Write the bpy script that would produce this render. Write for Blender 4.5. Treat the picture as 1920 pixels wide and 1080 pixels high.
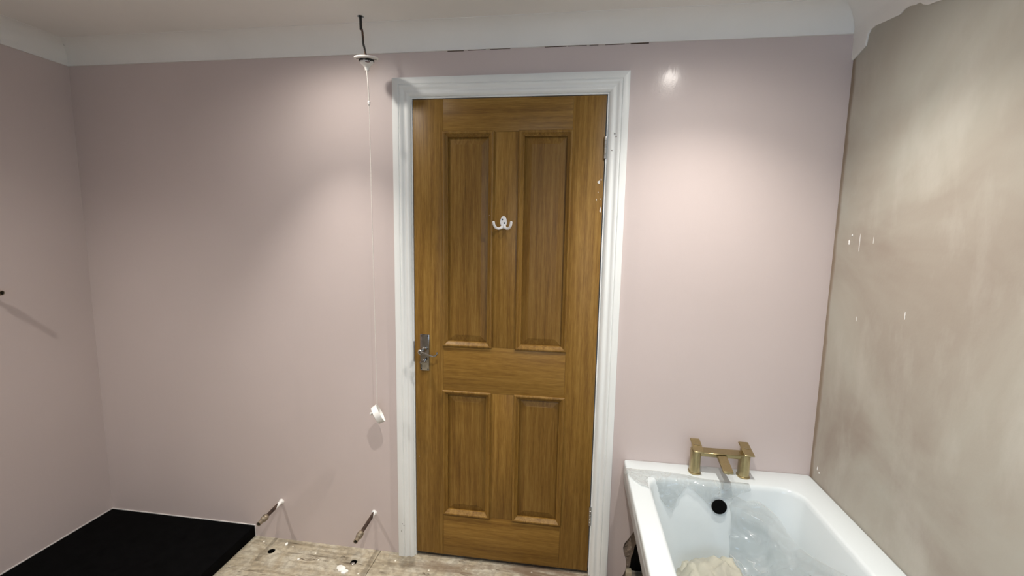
import bpy, bmesh, math, random
from mathutils import Vector, Matrix, noise
from mathutils.geometry import tessellate_polygon

random.seed(7)
S = bpy.context.scene
COL = S.collection
for o in list(bpy.data.objects):
    bpy.data.objects.remove(o)

# ------------------------------------------------------------------ camera
CAM = Vector((0.6595, -1.7943, 1.4722))
YAW, PITCH, ROLL, FPX = -0.1362, -0.1221, 0.0176, 829.59
cd = bpy.data.cameras.new('camera'); cam = bpy.data.objects.new('camera', cd); COL.objects.link(cam)
cd.sensor_width = 36.0; cd.lens = FPX / 1920 * 36.0; cd.clip_start = 0.02
fw = Vector((math.sin(YAW)*math.cos(PITCH), math.cos(YAW)*math.cos(PITCH), math.sin(PITCH)))
rt = Vector((math.cos(YAW), -math.sin(YAW), 0)); up = rt.cross(fw)
r2 = rt*math.cos(ROLL) + up*math.sin(ROLL); u2 = -rt*math.sin(ROLL) + up*math.cos(ROLL)
M = Matrix(((r2.x, u2.x, -fw.x, CAM.x), (r2.y, u2.y, -fw.y, CAM.y), (r2.z, u2.z, -fw.z, CAM.z), (0, 0, 0, 1)))
cam.matrix_world = M
S.camera = cam

# ------------------------------------------------------------------ world, exposure
W = bpy.data.worlds.new('sky'); S.world = W; W.use_nodes = True
bg = W.node_tree.nodes['Background']; bg.inputs[0].default_value = (0.57, 0.76, 1.0, 1); bg.inputs[1].default_value = 4.3
vs = S.view_settings
vs.view_transform = 'Standard'; vs.look = 'None'; vs.gamma = 1.0; vs.use_curve_mapping = False
vs.exposure = 0.36

# room constants (metres; door wall is y = 0, floor z = 0)
XL, XR, ZC = -1.6107, 1.6133, 2.262
YR = -2.75
WIN = (0.45, 1.45, 1.0, 1.95)       # window in the rear wall: x0, x1, z0, z1
# downlights: x, y, then (watts, cone) of the beam and of the wide spill
DOWN = [(-0.275, -0.350, (52.0, 72), (9.5, 166)), (1.09, -0.515, (46.0, 116), (12.0, 166)),
        (-1.20, -1.37, (52.0, 140), (5.0, 166)), (0.60, -1.37, (56.0, 140), (5.0, 166))]
DOWN_COL = (1.0, 0.945, 0.87)
pl = bpy.data.lights.new('window_portal', 'AREA'); pl.shape = 'RECTANGLE'
pl.size = WIN[1]-WIN[0]; pl.size_y = WIN[3]-WIN[2]; pl.cycles.is_portal = True
po = bpy.data.objects.new('window_portal', pl); COL.objects.link(po)
po.location = ((WIN[0]+WIN[1])/2, YR-0.13, (WIN[2]+WIN[3])/2); po.rotation_euler = (math.radians(90), 0, 0)

# ------------------------------------------------------------------ helpers
def link(name, me, mat=None, parent=None):
    o = bpy.data.objects.new(name, me); COL.objects.link(o)
    if mat is not None and me is not None:
        me.materials.clear(); me.materials.append(mat)
    if parent is not None:
        o.parent = parent
        w = Vector(parent.location); q = parent.parent
        while q: w += Vector(q.location); q = q.parent
        o.location = -w            # meshes are written in world coordinates
    return o
def tag(o, label, cat, group=None):
    o['label'] = label; o['category'] = cat
    if group: o['group'] = group
    return o
def struct(o): o['kind'] = 'structure'; return o
def empty(name, loc=(0, 0, 0)):
    o = bpy.data.objects.new(name, None); COL.objects.link(o); o.location = loc; o.empty_display_size = 0.05
    return o
def mesh(verts, faces, smooth=False):
    me = bpy.data.meshes.new('m'); me.from_pydata([tuple(v) for v in verts], [], faces)
    bm = bmesh.new(); bm.from_mesh(me); bmesh.ops.recalc_face_normals(bm, faces=bm.faces); bm.to_mesh(me); bm.free()
    if smooth: me.polygons.foreach_set('use_smooth', [True]*len(me.polygons))
    me.update(); return me
def soft(me, angle=40):
    me.polygons.foreach_set('use_smooth', [True]*len(me.polygons))
    try: me.set_sharp_from_angle(angle=math.radians(angle))
    except Exception: pass
    return me
def box(x0, x1, y0, y1, z0, z1, bev=0.0, seg=2):
    bm = bmesh.new()
    vs_ = [bm.verts.new((x, y, z)) for x in (x0, x1) for y in (y0, y1) for z in (z0, z1)]
    for f in ((0,1,3,2),(4,6,7,5),(0,4,5,1),(2,3,7,6),(0,2,6,4),(1,5,7,3)): bm.faces.new([vs_[i] for i in f])
    bmesh.ops.recalc_face_normals(bm, faces=bm.faces)
    if bev: bmesh.ops.bevel(bm, geom=bm.edges[:], offset=bev, segments=seg, affect='EDGES', profile=0.5)
    me = bpy.data.meshes.new('m'); bm.to_mesh(me); bm.free()
    return soft(me, 35) if bev else me
def join(*mes):
    bm = bmesh.new()
    for m in mes: bm.from_mesh(m)
    me = bpy.data.meshes.new('m'); bm.to_mesh(me); bm.free(); return me
def xform(me, mat): me.transform(mat); me.update(); return me
def lathe(prof, n=32, cap=True):
    v = []; f = []
    for r, z in prof:
        for i in range(n):
            a = 2*math.pi*i/n; v.append((r*math.cos(a), r*math.sin(a), z))
    for k in range(len(prof)-1):
        for i in range(n):
            j = (i+1) % n; f.append((k*n+i, k*n+j, (k+1)*n+j, (k+1)*n+i))
    if cap:
        f.append(tuple(range(n))[::-1]); f.append(tuple((len(prof)-1)*n+i for i in range(n)))
    return soft(mesh(v, f), 35)
def tube(pts, rad, n=10, flat=1.0, cap=True):
    pts = [Vector(p) for p in pts]; v = []; f = []
    rads = rad if isinstance(rad, (list, tuple)) else [rad]*len(pts)
    ref = None
    for i, p in enumerate(pts):
        t = (pts[min(i+1, len(pts)-1)] - pts[max(i-1, 0)]).normalized()
        if ref is None:
            ref = Vector((0, 0, 1)) if abs(t.z) < 0.9 else Vector((0, 1, 0))
        a = ref - t*ref.dot(t); a.normalize(); b = t.cross(a); ref = a
        for k in range(n):
            an = 2*math.pi*k/n
            v.append(p + (a*math.cos(an)*flat + b*math.sin(an))*rads[i])
    for i in range(len(pts)-1):
        for k in range(n):
            j = (k+1) % n; f.append((i*n+k, i*n+j, (i+1)*n+j, (i+1)*n+k))
    if cap:
        f.append(tuple(range(n))); f.append(tuple((len(pts)-1)*n+k for k in range(n)))
    return soft(mesh(v, f), 50)
def smooth_path(pts, sub=6):
    pts = [Vector(p) for p in pts]; out = []
    for i in range(len(pts)-1):
        p0 = pts[max(i-1, 0)]; p1 = pts[i]; p2 = pts[i+1]; p3 = pts[min(i+2, len(pts)-1)]
        for k in range(sub):
            t = k/sub
            out.append(0.5*((2*p1) + (p2-p0)*t + (2*p0-5*p1+4*p2-p3)*t*t + (3*p1-p0-3*p2+p3)*t**3))
    out.append(pts[-1]); return out
def slab(outer, holes, to3, d):
    """Flat polygon with holes, extruded. to3(a, b, k): 2-D -> 3-D, k = 0 front, 1 back; d unused scale."""
    loops = [outer] + holes
    polys = [[Vector((a, b, 0)) for a, b in lp] for lp in loops]
    tris = tessellate_polygon(polys)
    flat = [p for lp in loops for p in lp]; n = len(flat)
    v = [to3(a, b, 0) for a, b in flat] + [to3(a, b, 1) for a, b in flat]
    f = [tuple(t) for t in tris] + [tuple(i+n for i in reversed(t)) for t in tris]
    base = 0
    for lp in loops:
        m = len(lp)
        for i in range(m):
            j = (i+1) % m; f.append((base+i, base+j, base+j+n, base+i+n))
        base += m
    return mesh(v, f)
def ring(cx, cy, r, n=20): return [(cx+r*math.cos(2*math.pi*i/n), cy+r*math.sin(2*math.pi*i/n)) for i in range(n)]

# ------------------------------------------------------------------ materials
def newmat(name):
    m = bpy.data.materials.new(name); m.use_nodes = True
    nt = m.node_tree; b = nt.nodes['Principled BSDF']; return m, nt, b
def N(nt, t, **kw):
    n = nt.nodes.new(t)
    for k, v in kw.items():
        if k in n.inputs.keys(): n.inputs[k].default_value = v
        else: setattr(n, k, v)
    return n
def L(nt, a, b): nt.links.new(a, b)
def ramp(nt, fac, stops):
    r = nt.nodes.new('ShaderNodeValToRGB'); e = r.color_ramp.elements
    while len(e) < len(stops): e.new(0.5)
    for el, (p, c) in zip(e, stops): el.position = p; el.color = (*c, 1) if len(c) == 3 else c
    L(nt, fac, r.inputs[0]); return r.outputs[0]
def coords(nt, scale=(1, 1, 1), kind='Object'):
    tc = nt.nodes.new('ShaderNodeTexCoord'); mp = nt.nodes.new('ShaderNodeMapping'); mp.inputs['Scale'].default_value = scale
    L(nt, tc.outputs[kind], mp.inputs[0]); return mp.outputs[0]
def noi(nt, vec, scale, detail=4, rough=0.5, dist=0.0):
    n = N(nt, 'ShaderNodeTexNoise', Scale=scale, Detail=detail, Roughness=rough, Distortion=dist); L(nt, vec, n.inputs['Vector']); return n.outputs['Fac']
def mixc(nt, fac, a, b, mode='MIX'):
    n = nt.nodes.new('ShaderNodeMix'); n.data_type = 'RGBA'; n.blend_type = mode
    for s, val in ((n.inputs[0], fac), (n.inputs[6], a), (n.inputs[7], b)):
        if hasattr(val, 'links') or hasattr(val, 'is_linked'): L(nt, val, s)
        elif isinstance(val, (int, float)): s.default_value = val
        else: s.default_value = (*val, 1)
    return n.outputs[2]
def bump(nt, b, h, strength, dist=0.002):
    n = N(nt, 'ShaderNodeBump', Strength=strength, Distance=dist); L(nt, h, n.inputs['Height']); L(nt, n.outputs[0], b.inputs['Normal'])
def math_(nt, op, a, b=0.0):
    n = nt.nodes.new('ShaderNodeMath'); n.operation = op
    for i, v in enumerate((a, b)):
        if isinstance(v, (int, float)): n.inputs[i].default_value = v
        else: L(nt, v, n.inputs[i])
    return n.outputs[0]
def simple(name, col, rough=0.5, metal=0.0, nscale=0, namt=0.15, bmp=0.0, spec=0.5, bscale=None):
    m, nt, b = newmat(name)
    b.inputs['Base Color'].default_value = (*col, 1); b.inputs['Roughness'].default_value = rough; b.inputs['Metallic'].default_value = metal
    b.inputs['Specular IOR Level'].default_value = spec
    if nscale:
        f = noi(nt, coords(nt), nscale, 5)
        c = ramp(nt, f, [(0.25, tuple(x*(1-namt) for x in col)), (0.75, tuple(min(1, x*(1+namt)) for x in col))])
        L(nt, c, b.inputs['Base Color'])
        if bmp: bump(nt, b, noi(nt, coords(nt), bscale or nscale, 4), bmp)
    return m

def mat_pink():
    m, nt, b = newmat('pink_paint')
    v = coords(nt)
    f = noi(nt, v, 1.3, 3, 0.45)
    c = ramp(nt, f, [(0.3, (0.572, 0.488, 0.466)), (0.7, (0.618, 0.530, 0.510))])
    L(nt, c, b.inputs['Base Color'])
    # brushed satin paint with faint roller and trowel relief
    g = noi(nt, coords(nt, (1.0, 1.0, 0.35)), 34, 3, 0.5)
    s = noi(nt, v, 230, 2, 0.5)
    h = math_(nt, 'ADD', math_(nt, 'MULTIPLY', g, 0.8), math_(nt, 'MULTIPLY', s, 0.25))
    bump(nt, b, h, 0.16, 0.003)
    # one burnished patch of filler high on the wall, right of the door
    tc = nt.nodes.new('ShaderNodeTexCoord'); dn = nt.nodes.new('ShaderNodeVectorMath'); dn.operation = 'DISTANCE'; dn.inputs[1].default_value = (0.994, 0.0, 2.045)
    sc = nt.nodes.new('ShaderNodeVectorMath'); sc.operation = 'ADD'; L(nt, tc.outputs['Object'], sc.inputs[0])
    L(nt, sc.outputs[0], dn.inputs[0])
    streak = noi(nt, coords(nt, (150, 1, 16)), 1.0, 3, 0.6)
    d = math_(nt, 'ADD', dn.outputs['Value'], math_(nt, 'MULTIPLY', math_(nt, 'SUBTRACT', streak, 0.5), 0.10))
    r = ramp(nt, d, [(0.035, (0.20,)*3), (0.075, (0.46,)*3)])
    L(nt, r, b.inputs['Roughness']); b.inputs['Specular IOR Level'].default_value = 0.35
    return m
def mat_plaster():
    m, nt, b = newmat('bare_plaster')
    v = coords(nt)
    f = noi(nt, v, 1.7, 5, 0.55, 0.6)
    c = ramp(nt, f, [(0.30, (0.335, 0.288, 0.243)), (0.48, (0.418, 0.388, 0.334)), (0.66, (0.468, 0.462, 0.408))])
    f2 = noi(nt, coords(nt, (1, 1.2, 0.45)), 6, 5, 0.6)
    c = mixc(nt, math_(nt, 'MULTIPLY', ramp(nt, f2, [(0.52, (0,)*3), (0.75, (1,)*3)]), 0.30), c, (0.62, 0.60, 0.55))
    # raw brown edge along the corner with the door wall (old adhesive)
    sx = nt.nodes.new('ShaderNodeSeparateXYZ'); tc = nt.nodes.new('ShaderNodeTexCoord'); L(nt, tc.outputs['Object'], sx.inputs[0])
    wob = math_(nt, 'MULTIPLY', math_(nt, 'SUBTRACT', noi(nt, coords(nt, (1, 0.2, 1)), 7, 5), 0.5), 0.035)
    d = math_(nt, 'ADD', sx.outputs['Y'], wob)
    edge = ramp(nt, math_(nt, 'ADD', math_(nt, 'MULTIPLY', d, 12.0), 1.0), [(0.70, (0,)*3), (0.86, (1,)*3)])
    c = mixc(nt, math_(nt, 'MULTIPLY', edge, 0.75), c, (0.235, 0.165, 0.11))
    L(nt, c, b.inputs['Base Color'])
    b.inputs['Roughness'].default_value = 0.75; b.inputs['Specular IOR Level'].default_value = 0.25
    h = math_(nt, 'ADD', noi(nt, v, 14, 5), math_(nt, 'MULTIPLY', noi(nt, v, 120, 3), 0.2))
    bump(nt, b, h, 0.25, 0.004)
    return m
def mat_wood(name, axis, tint=1.0, boards=False):
    """Oak; axis is the grain direction."""
    m, nt, b = newmat(name)
    def sc(l, c): return (c, c, l) if axis == 'z' else (l, c, c)
    a = noi(nt, coords(nt, sc(1.1, 24)), 1.0, 4, 0.55, 2.2)            # figure
    ln = noi(nt, coords(nt, sc(1.6, 75)), 1.0, 5, 0.6, 0.5)            # growth lines
    pores = noi(nt, coords(nt, sc(16, 260)), 1.0, 3, 0.7)              # open pores
    mixf = math_(nt, 'ADD', math_(nt, 'MULTIPLY', a, 0.27), math_(nt, 'MULTIPLY', ln, 0.37))
    mixf = math_(nt, 'ADD', mixf, math_(nt, 'MULTIPLY', pores, 0.36))
    t = tint
    c = ramp(nt, mixf, [(0.36, (0.130*t, 0.060*t, 0.0105*t)), (0.50, (0.225*t, 0.118*t, 0.0225*t)), (0.63, (0.315*t, 0.183*t, 0.0450*t))])
    if boards:                                                        # boards glued edge to edge
        sx = nt.nodes.new('ShaderNodeSeparateXYZ'); tc = nt.nodes.new('ShaderNodeTexCoord'); L(nt, tc.outputs['Object'], sx.inputs[0])
        cell = math_(nt, 'FLOOR', math_(nt, 'DIVIDE', math_(nt, 'SUBTRACT', sx.outputs['X'], 0.2245), 0.10433))
        w = nt.nodes.new('ShaderNodeTexWhiteNoise'); w.noise_dimensions = '1D'; L(nt, cell, w.inputs['W'])
        c = mixc(nt, math_(nt, 'MULTIPLY', w.outputs['Value'], 0.30), c, (0.11*t, 0.052*t, 0.008*t))
    L(nt, c, b.inputs['Base Color']); b.inputs['Roughness'].default_value = 0.42; b.inputs['Specular IOR Level'].default_value = 0.28
    bump(nt, b, pores, 0.08, 0.001)
    return m
def mat_floor():
    m, nt, b = newmat('dirty_plywood')
    g = noi(nt, coords(nt, (2.2, 26, 26)), 1.0, 7, 0.65, 1.2)
    c = ramp(nt, g, [(0.30, (0.20, 0.16, 0.105)), (0.47, (0.40, 0.345, 0.25)), (0.70, (0.54, 0.485, 0.38))])
    v = coords(nt)
    dirt = noi(nt, v, 9, 6, 0.65, 0.5)
    c = mixc(nt, ramp(nt, dirt, [(0.46, (0,)*3), (0.62, (0.55,)*3)]), c, (0.55, 0.525, 0.445))
    dk = noi(nt, coords(nt, (7, 30, 30)), 1.0, 5, 0.7, 1.5)
    c = mixc(nt, ramp(nt, dk, [(0.59, (0,)*3), (0.68, (0.9,)*3)]), c, (0.075, 0.052, 0.034))
    mo = noi(nt, v, 42, 4, 0.6, 0.4)
    c = mixc(nt, ramp(nt, mo, [(0.40, (0.45,)*3), (0.58, (0,)*3)]), c, (0.19, 0.165, 0.125))
    # brown wear in front of the door
    sx = nt.nodes.new('ShaderNodeSeparateXYZ'); tc = nt.nodes.new('ShaderNodeTexCoord'); L(nt, tc.outputs['Object'], sx.inputs[0])
    st = noi(nt, coords(nt, (3.0, 14, 1)), 1.0, 5, 0.6, 1.0)
    zone = ramp(nt, math_(nt, 'ADD', sx.outputs['X'], 0.35), [(0.20, (0,)*3), (0.55, (1,)*3)])
    wear = math_(nt, 'MULTIPLY', ramp(nt, st, [(0.42, (0,)*3), (0.60, (1,)*3)]), zone)
    c = mixc(nt, math_(nt, 'MULTIPLY', wear, 0.85), c, (0.17, 0.115, 0.075))
    # paint and plaster specks
    vo = N(nt, 'ShaderNodeTexVoronoi', Scale=24.0); L(nt, v, vo.inputs['Vector'])
    sp = ramp(nt, vo.outputs['Distance'], [(0.08, (1,)*3), (0.13, (0,)*3)])
    wn = nt.nodes.new('ShaderNodeSeparateColor'); L(nt, vo.outputs['Color'], wn.inputs[0])
    keep = ramp(nt, wn.outputs[0], [(0.60, (0,)*3), (0.62, (1,)*3)])
    c = mixc(nt, math_(nt, 'MULTIPLY', sp, keep), c, (0.80, 0.77, 0.68))
    L(nt, c, b.inputs['Base Color']); b.inputs['Roughness'].default_value = 0.85; b.inputs['Specular IOR Level'].default_value = 0.2
    bump(nt, b, math_(nt, 'ADD', g, dirt), 0.5, 0.003)
    return m
def mat_film():
    m, nt, b = newmat('clear_film'); nt.nodes.remove(b)
    out = nt.nodes['Material Output']
    tr = N(nt, 'ShaderNodeBsdfTransparent'); tr.inputs[0].default_value = (0.89, 0.905, 0.91, 1)
    gl = N(nt, 'ShaderNodeBsdfGlossy', Roughness=0.07); gl.inputs[0].default_value = (1, 1, 1, 1)
    di = N(nt, 'ShaderNodeBsdfTranslucent'); di.inputs[0].default_value = (0.80, 0.80, 0.77, 1)
    d2 = N(nt, 'ShaderNodeBsdfDiffuse'); d2.inputs[0].default_value = (0.80, 0.80, 0.77, 1)
    dd = nt.nodes.new('ShaderNodeMixShader'); dd.inputs[0].default_value = 0.5; L(nt, di.outputs[0], dd.inputs[1]); L(nt, d2.outputs[0], dd.inputs[2])
    m1 = nt.nodes.new('ShaderNodeMixShader')
    hz = ramp(nt, noi(nt, coords(nt), 11, 3), [(0.35, (0.03,)*3), (0.75, (0.14,)*3)])
    at = nt.nodes.new('ShaderNodeAttribute'); at.attribute_name = 'crease'; crs = at.outputs['Fac']
    hz = math_(nt, 'ADD', hz, crs)
    L(nt, hz, m1.inputs[0]); L(nt, tr.outputs[0], m1.inputs[1]); L(nt, dd.outputs[0], m1.inputs[2])
    fr = N(nt, 'ShaderNodeFresnel', IOR=1.5); bm_ = N(nt, 'ShaderNodeBump', Strength=0.35, Distance=0.004)
    L(nt, noi(nt, coords(nt), 55, 3), bm_.inputs['Height'])
    for s in (fr, gl, d2): L(nt, bm_.outputs[0], s.inputs['Normal'])
    m2 = nt.nodes.new('ShaderNodeMixShader'); L(nt, math_(nt, 'MINIMUM', math_(nt, 'MULTIPLY', fr.outputs[0], 1.4), 0.40), m2.inputs[0]); L(nt, m1.outputs[0], m2.inputs[1]); L(nt, gl.outputs[0], m2.inputs[2])
    L(nt, m2.outputs[0], out.inputs[0]); return m
def emis(name, col, s):
    m, nt, b = newmat(name)
    b.inputs['Base Color'].default_value = (*col, 1); b.inputs['Emission Color'].default_value = (*col, 1); b.inputs['Emission Strength'].default_value = s
    return m

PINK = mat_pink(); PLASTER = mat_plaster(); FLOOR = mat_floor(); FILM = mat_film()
CEIL = simple('ceiling_paint', (0.80, 0.785, 0.76), 0.8, nscale=3, namt=0.03, bmp=0.10, spec=0.2, bscale=60)
COVE = simple('coving_paint', (0.80, 0.79, 0.765), 0.7, nscale=4, namt=0.03, bmp=0.08, spec=0.2, bscale=40)
GLOSS = simple('white_gloss_wood', (0.80, 0.815, 0.80), 0.35, nscale=8, namt=0.02, bmp=0.015, bscale=30, spec=0.4)
OAKV = mat_wood('oak_upright', 'z'); OAKH = mat_wood('oak_level', 'x')
OAKP = mat_wood('oak_panel', 'z', 0.88, True); OAKM = mat_wood('oak_moulding', 'z', 0.92)
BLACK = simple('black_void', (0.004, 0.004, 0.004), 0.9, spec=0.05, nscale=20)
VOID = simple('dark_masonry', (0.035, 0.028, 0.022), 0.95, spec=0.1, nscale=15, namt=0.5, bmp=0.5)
UNDER = simple('rough_undercoat', (0.30, 0.235, 0.185), 0.95, spec=0.1, nscale=18, namt=0.35, bmp=0.9)
CHROME = simple('worn_chrome', (0.40, 0.39, 0.375), 0.18, 1.0, nscale=40, namt=0.25)
STEEL = simple('steel', (0.50, 0.49, 0.47), 0.35, 1.0, nscale=60, namt=0.2)
BRASS = simple('brushed_brass', (0.43, 0.35, 0.19), 0.30, 1.0, nscale=120, namt=0.06)
SLATE = simple('black_slate', (0.0022, 0.0022, 0.0024), 0.85, spec=0.04, nscale=25, namt=0.4, bmp=0.5)
ACRYL = simple('white_acrylic', (0.69, 0.745, 0.765), 0.12, spec=0.45, nscale=2, namt=0.01)
WHITE = simple('white_plastic', (0.78, 0.76, 0.73), 0.4, nscale=30, namt=0.03)
ENAMEL = simple('white_enamel', (0.83, 0.82, 0.82), 0.3, nscale=30, namt=0.03)
CORD = simple('cord_nylon', (0.74, 0.70, 0.65), 0.7, nscale=200, namt=0.1)
COPPER = simple('tarnished_copper', (0.060, 0.036, 0.026), 0.6, 0.4, nscale=55, namt=0.7)
FITTING = simple('dull_brass_fitting', (0.33, 0.28, 0.21), 0.5, 0.85, nscale=70, namt=0.5)
PAINTBLOB = simple('dried_white_paint', (0.86, 0.85, 0.83), 0.5, nscale=60, namt=0.04)
RUBBER = simple('black_cable', (0.012, 0.011, 0.010), 0.55, nscale=40)
BROWNWIRE = simple('brown_wire', (0.10, 0.045, 0.02), 0.5, nscale=40)
SCREW = simple('dark_screw', (0.05, 0.055, 0.06), 0.4, 0.8, nscale=80)
SILIC = simple('white_sealant', (0.72, 0.70, 0.68), 0.5, nscale=30, namt=0.05)
FLAKE = simple('plaster_flake', (0.86, 0.86, 0.82), 0.9, nscale=30, namt=0.04, bmp=0.3)
TIMBER = simple('raw_timber', (0.42, 0.36, 0.26), 0.85, nscale=30, namt=0.3, bmp=0.4)
CRACK = simple('gap_shade_and_chips', (0.09, 0.06, 0.045), 0.95, spec=0.05, nscale=40)  # dark brown for painted shade in the coving gaps, and for paint chips
CREAM = None
def mat_cream():
    m, nt, b = newmat('cream_sheet')
    c = ramp(nt, noi(nt, coords(nt), 9, 5, 0.6), [(0.3, (0.40, 0.39, 0.33)), (0.7, (0.60, 0.585, 0.475))])
    L(nt, c, b.inputs['Base Color']); b.inputs['Roughness'].default_value = 0.45; b.inputs['Specular IOR Level'].default_value = 0.4
    b.inputs['Subsurface Weight'].default_value = 0.0
    return m
CREAM = mat_cream()

# ================================================================== STRUCTURE
# ---- floor: sheets of plywood over a dark void, two drilled pipe holes
fl = struct(link('floor', box(XL-.2, XR+.2, YR-.2, 0.20, -0.26, -0.20), VOID))
B0 = (XL-0.05, -0.1815); B1 = (-0.1785, 0.80)
H1 = (-0.674, -0.083); H2 = (-0.268, -0.088)
def floor_sheet(x0, x1, y0, y1, holes):
    out = [(x0, y0), (x1, y0), (x1, y1), (x0, y1)]
    me = slab(out, holes, lambda a, b, k: (a, b, 0.0 if k == 0 else -0.018), 1)
    return link('plywood_sheet', me, FLOOR, fl)
floor_sheet(XL-.05, -0.1812, -1.30, 0.06, [ring(*H1, 0.0165), ring(*H2, 0.0150)])
floor_sheet(-0.1785, XR+.05, -1.30, 0.06, [])
floor_sheet(XL-.05, 0.60, YR-.05, -1.303, []); floor_sheet(0.603, XR+.05, YR-.05, -1.303, [])
for hc in (H1, H2):  # black liner painted in for the shade inside each hole
    link('hole_shade_liner', xform(lathe([(.0140, -.0010), (.0143, -.10), (.0002, -.101)], 20, cap=False), Matrix.Translation((hc[0], hc[1], 0))), BLACK, fl)
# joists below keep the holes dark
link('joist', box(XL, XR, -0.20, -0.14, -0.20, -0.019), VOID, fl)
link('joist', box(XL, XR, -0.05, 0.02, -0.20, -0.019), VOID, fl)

# ---- ceiling with a small drilled hole for the switch flex
HOLE = (-0.1525, -0.1386)
ce = slab([(XL-.2, YR-.2), (XR+.2, YR-.2), (XR+.2, .2), (XL-.2, .2)], [ring(*HOLE, 0.0115)], lambda a, b, k: (a, b, ZC if k == 0 else ZC+0.06), 1)
ceil = struct(link('ceiling', ce, CEIL))
link('sky_blocker', box(XL-.2, XR+.2, YR-.2, .2, ZC+.061, ZC+.09), BLACK, ceil)  # added unseen black cover; keeps sky light out of the ceiling hole

# ---- door wall (wall_front): pink skim with a door opening and a broken edge beside the bath
rag = [(0.914, -0.03), (0.913, 0.010), (0.9275, 0.045), (0.9285, 0.072), (0.925, 0.100), (0.917, 0.118), (0.9125, 0.150), (0.919, 0.172), (0.933, 0.192), (0.951, 0.225), (0.972, 0.262), (1.02, 0.30)]
DX0, DX1, DZ1 = -0.034, 0.796, 2.032
out = [(XL-.12, -.03), (DX0, -.03), (DX0, DZ1), (DX1, DZ1), (DX1, -.03)] + rag + [(1.20, 0.34), (XR+.12, 0.34), (XR+.12, 2.30), (XL-.12, 2.30)]
wf = struct(link('wall_front', slab(out, [], lambda a, b, k: (a, 0.0 if k == 0 else 0.014, b), 1), PINK))
rag2 = [(0.940, -0.03), (0.938, 0.03), (0.948, 0.06), (0.950, 0.095), (0.958, 0.118), (0.962, 0.15), (0.975, 0.175), (0.980, 0.22), (1.06, 0.25)]
out2 = [(XL-.12, -.03), (DX0, -.03), (DX0, DZ1), (DX1, DZ1), (DX1, -.03)] + rag2 + [(1.2, 0.30), (XR+.12, 0.30), (XR+.12, 2.30), (XL-.12, 2.30)]
def under3(a, b, k): return (a, 0.0145 if k == 0 else 0.045, b)
link('undercoat', slab(out2, [], under3, 1), UNDER, wf)
link('masonry_light_block', box(XL-.2, XR+.2, 0.10, 0.16, -0.26, 2.32), VOID, wf)  # brickwork behind the plaster; carried across the doorway as an added light block
# broken plaster lumps on the ragged edge
random.seed(3)
for (x, z, s) in [(0.928, 0.155, .010), (0.934, 0.128, .012), (0.942, 0.178, .011), (0.930, 0.090, .010), (0.940, 0.060, .010), (0.950, 0.205, .010), (0.945, 0.140, .012), (0.936, 0.105, .009)]:
    bm = bmesh.new(); bmesh.ops.create_icosphere(bm, subdivisions=2, radius=s)
    for v in bm.verts:
        v.co *= 0.75 + 0.6*noise.noise(v.co*130 + Vector((x*40, z*40, 0)))
        v.co.y *= 0.5; v.co += Vector((x, 0.014, z))
    me = bpy.data.meshes.new('m'); bm.to_mesh(me); bm.free()
    link('plaster_lump', me, UNDER, wf)

# ---- left wall, right wall, rear wall with window
struct(link('wall_left', box(XL-0.12, XL, YR-.1, 0.02, -0.26, 2.30), PINK))
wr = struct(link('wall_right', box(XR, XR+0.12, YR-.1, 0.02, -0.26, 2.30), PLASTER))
# runs of old white paint on the bare plaster
for (y, z, h, w) in [(-0.1492, 1.463, 0.060, .0022), (-0.0925, 1.463, 0.016, .006), (-0.2182, 1.472, 0.022, .0018), (-0.1778, 1.207, 0.016, .002), (-0.3919, 1.257, 0.024, .0022), (-0.106, 1.487, 0.007, .005), (-0.062, 0.590, .006, .004), (-0.048, 0.60, .014, .003)]:
    pts = [(XR-.0002, y+w*random.uniform(-.3, .3), z-h/2+h*k/5) for k in range(6)]
    link('paint_run', tube(pts, [w*.3, w*.5, w*.45, w*.5, w*.4, w*.2], 6), PAINTBLOB, wr)
wall_hole = [(WIN[0], WIN[2]), (WIN[1], WIN[2]), (WIN[1], WIN[3]), (WIN[0], WIN[3])]
rear = slab([(XL-.12, -.26), (XR+.12, -.26), (XR+.12, 2.30), (XL-.12, 2.30)], [wall_hole], lambda a, b, k: (a, YR if k == 0 else YR-.14, b), 1)
struct(link('wall_rear', rear, PLASTER))
wn = struct(empty('window_1', ((WIN[0]+WIN[1])/2, YR-.06, WIN[2])))
x0, x1, z0, z1 = WIN; yw = YR-.07
for a in (box(x0, x1, yw-.03, yw+.03, z0, z0+.05, .004), box(x0, x1, yw-.03, yw+.03, z1-.05, z1, .004), box(x0, x0+.05, yw-.03, yw+.03, z0+.05, z1-.05, .004), box(x1-.05, x1, yw-.03, yw+.03, z0+.05, z1-.05, .004), box((x0+x1)/2-.03, (x0+x1)/2+.03, yw-.03, yw+.03, z0+.05, z1-.05, .004)):
    link('window_frame', a, GLOSS, wn)
link('window_sill', box(x0-.03, x1+.03, YR-.04, YR+.05, z0-.025, z0-.001, .004), GLOSS, wn)

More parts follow.
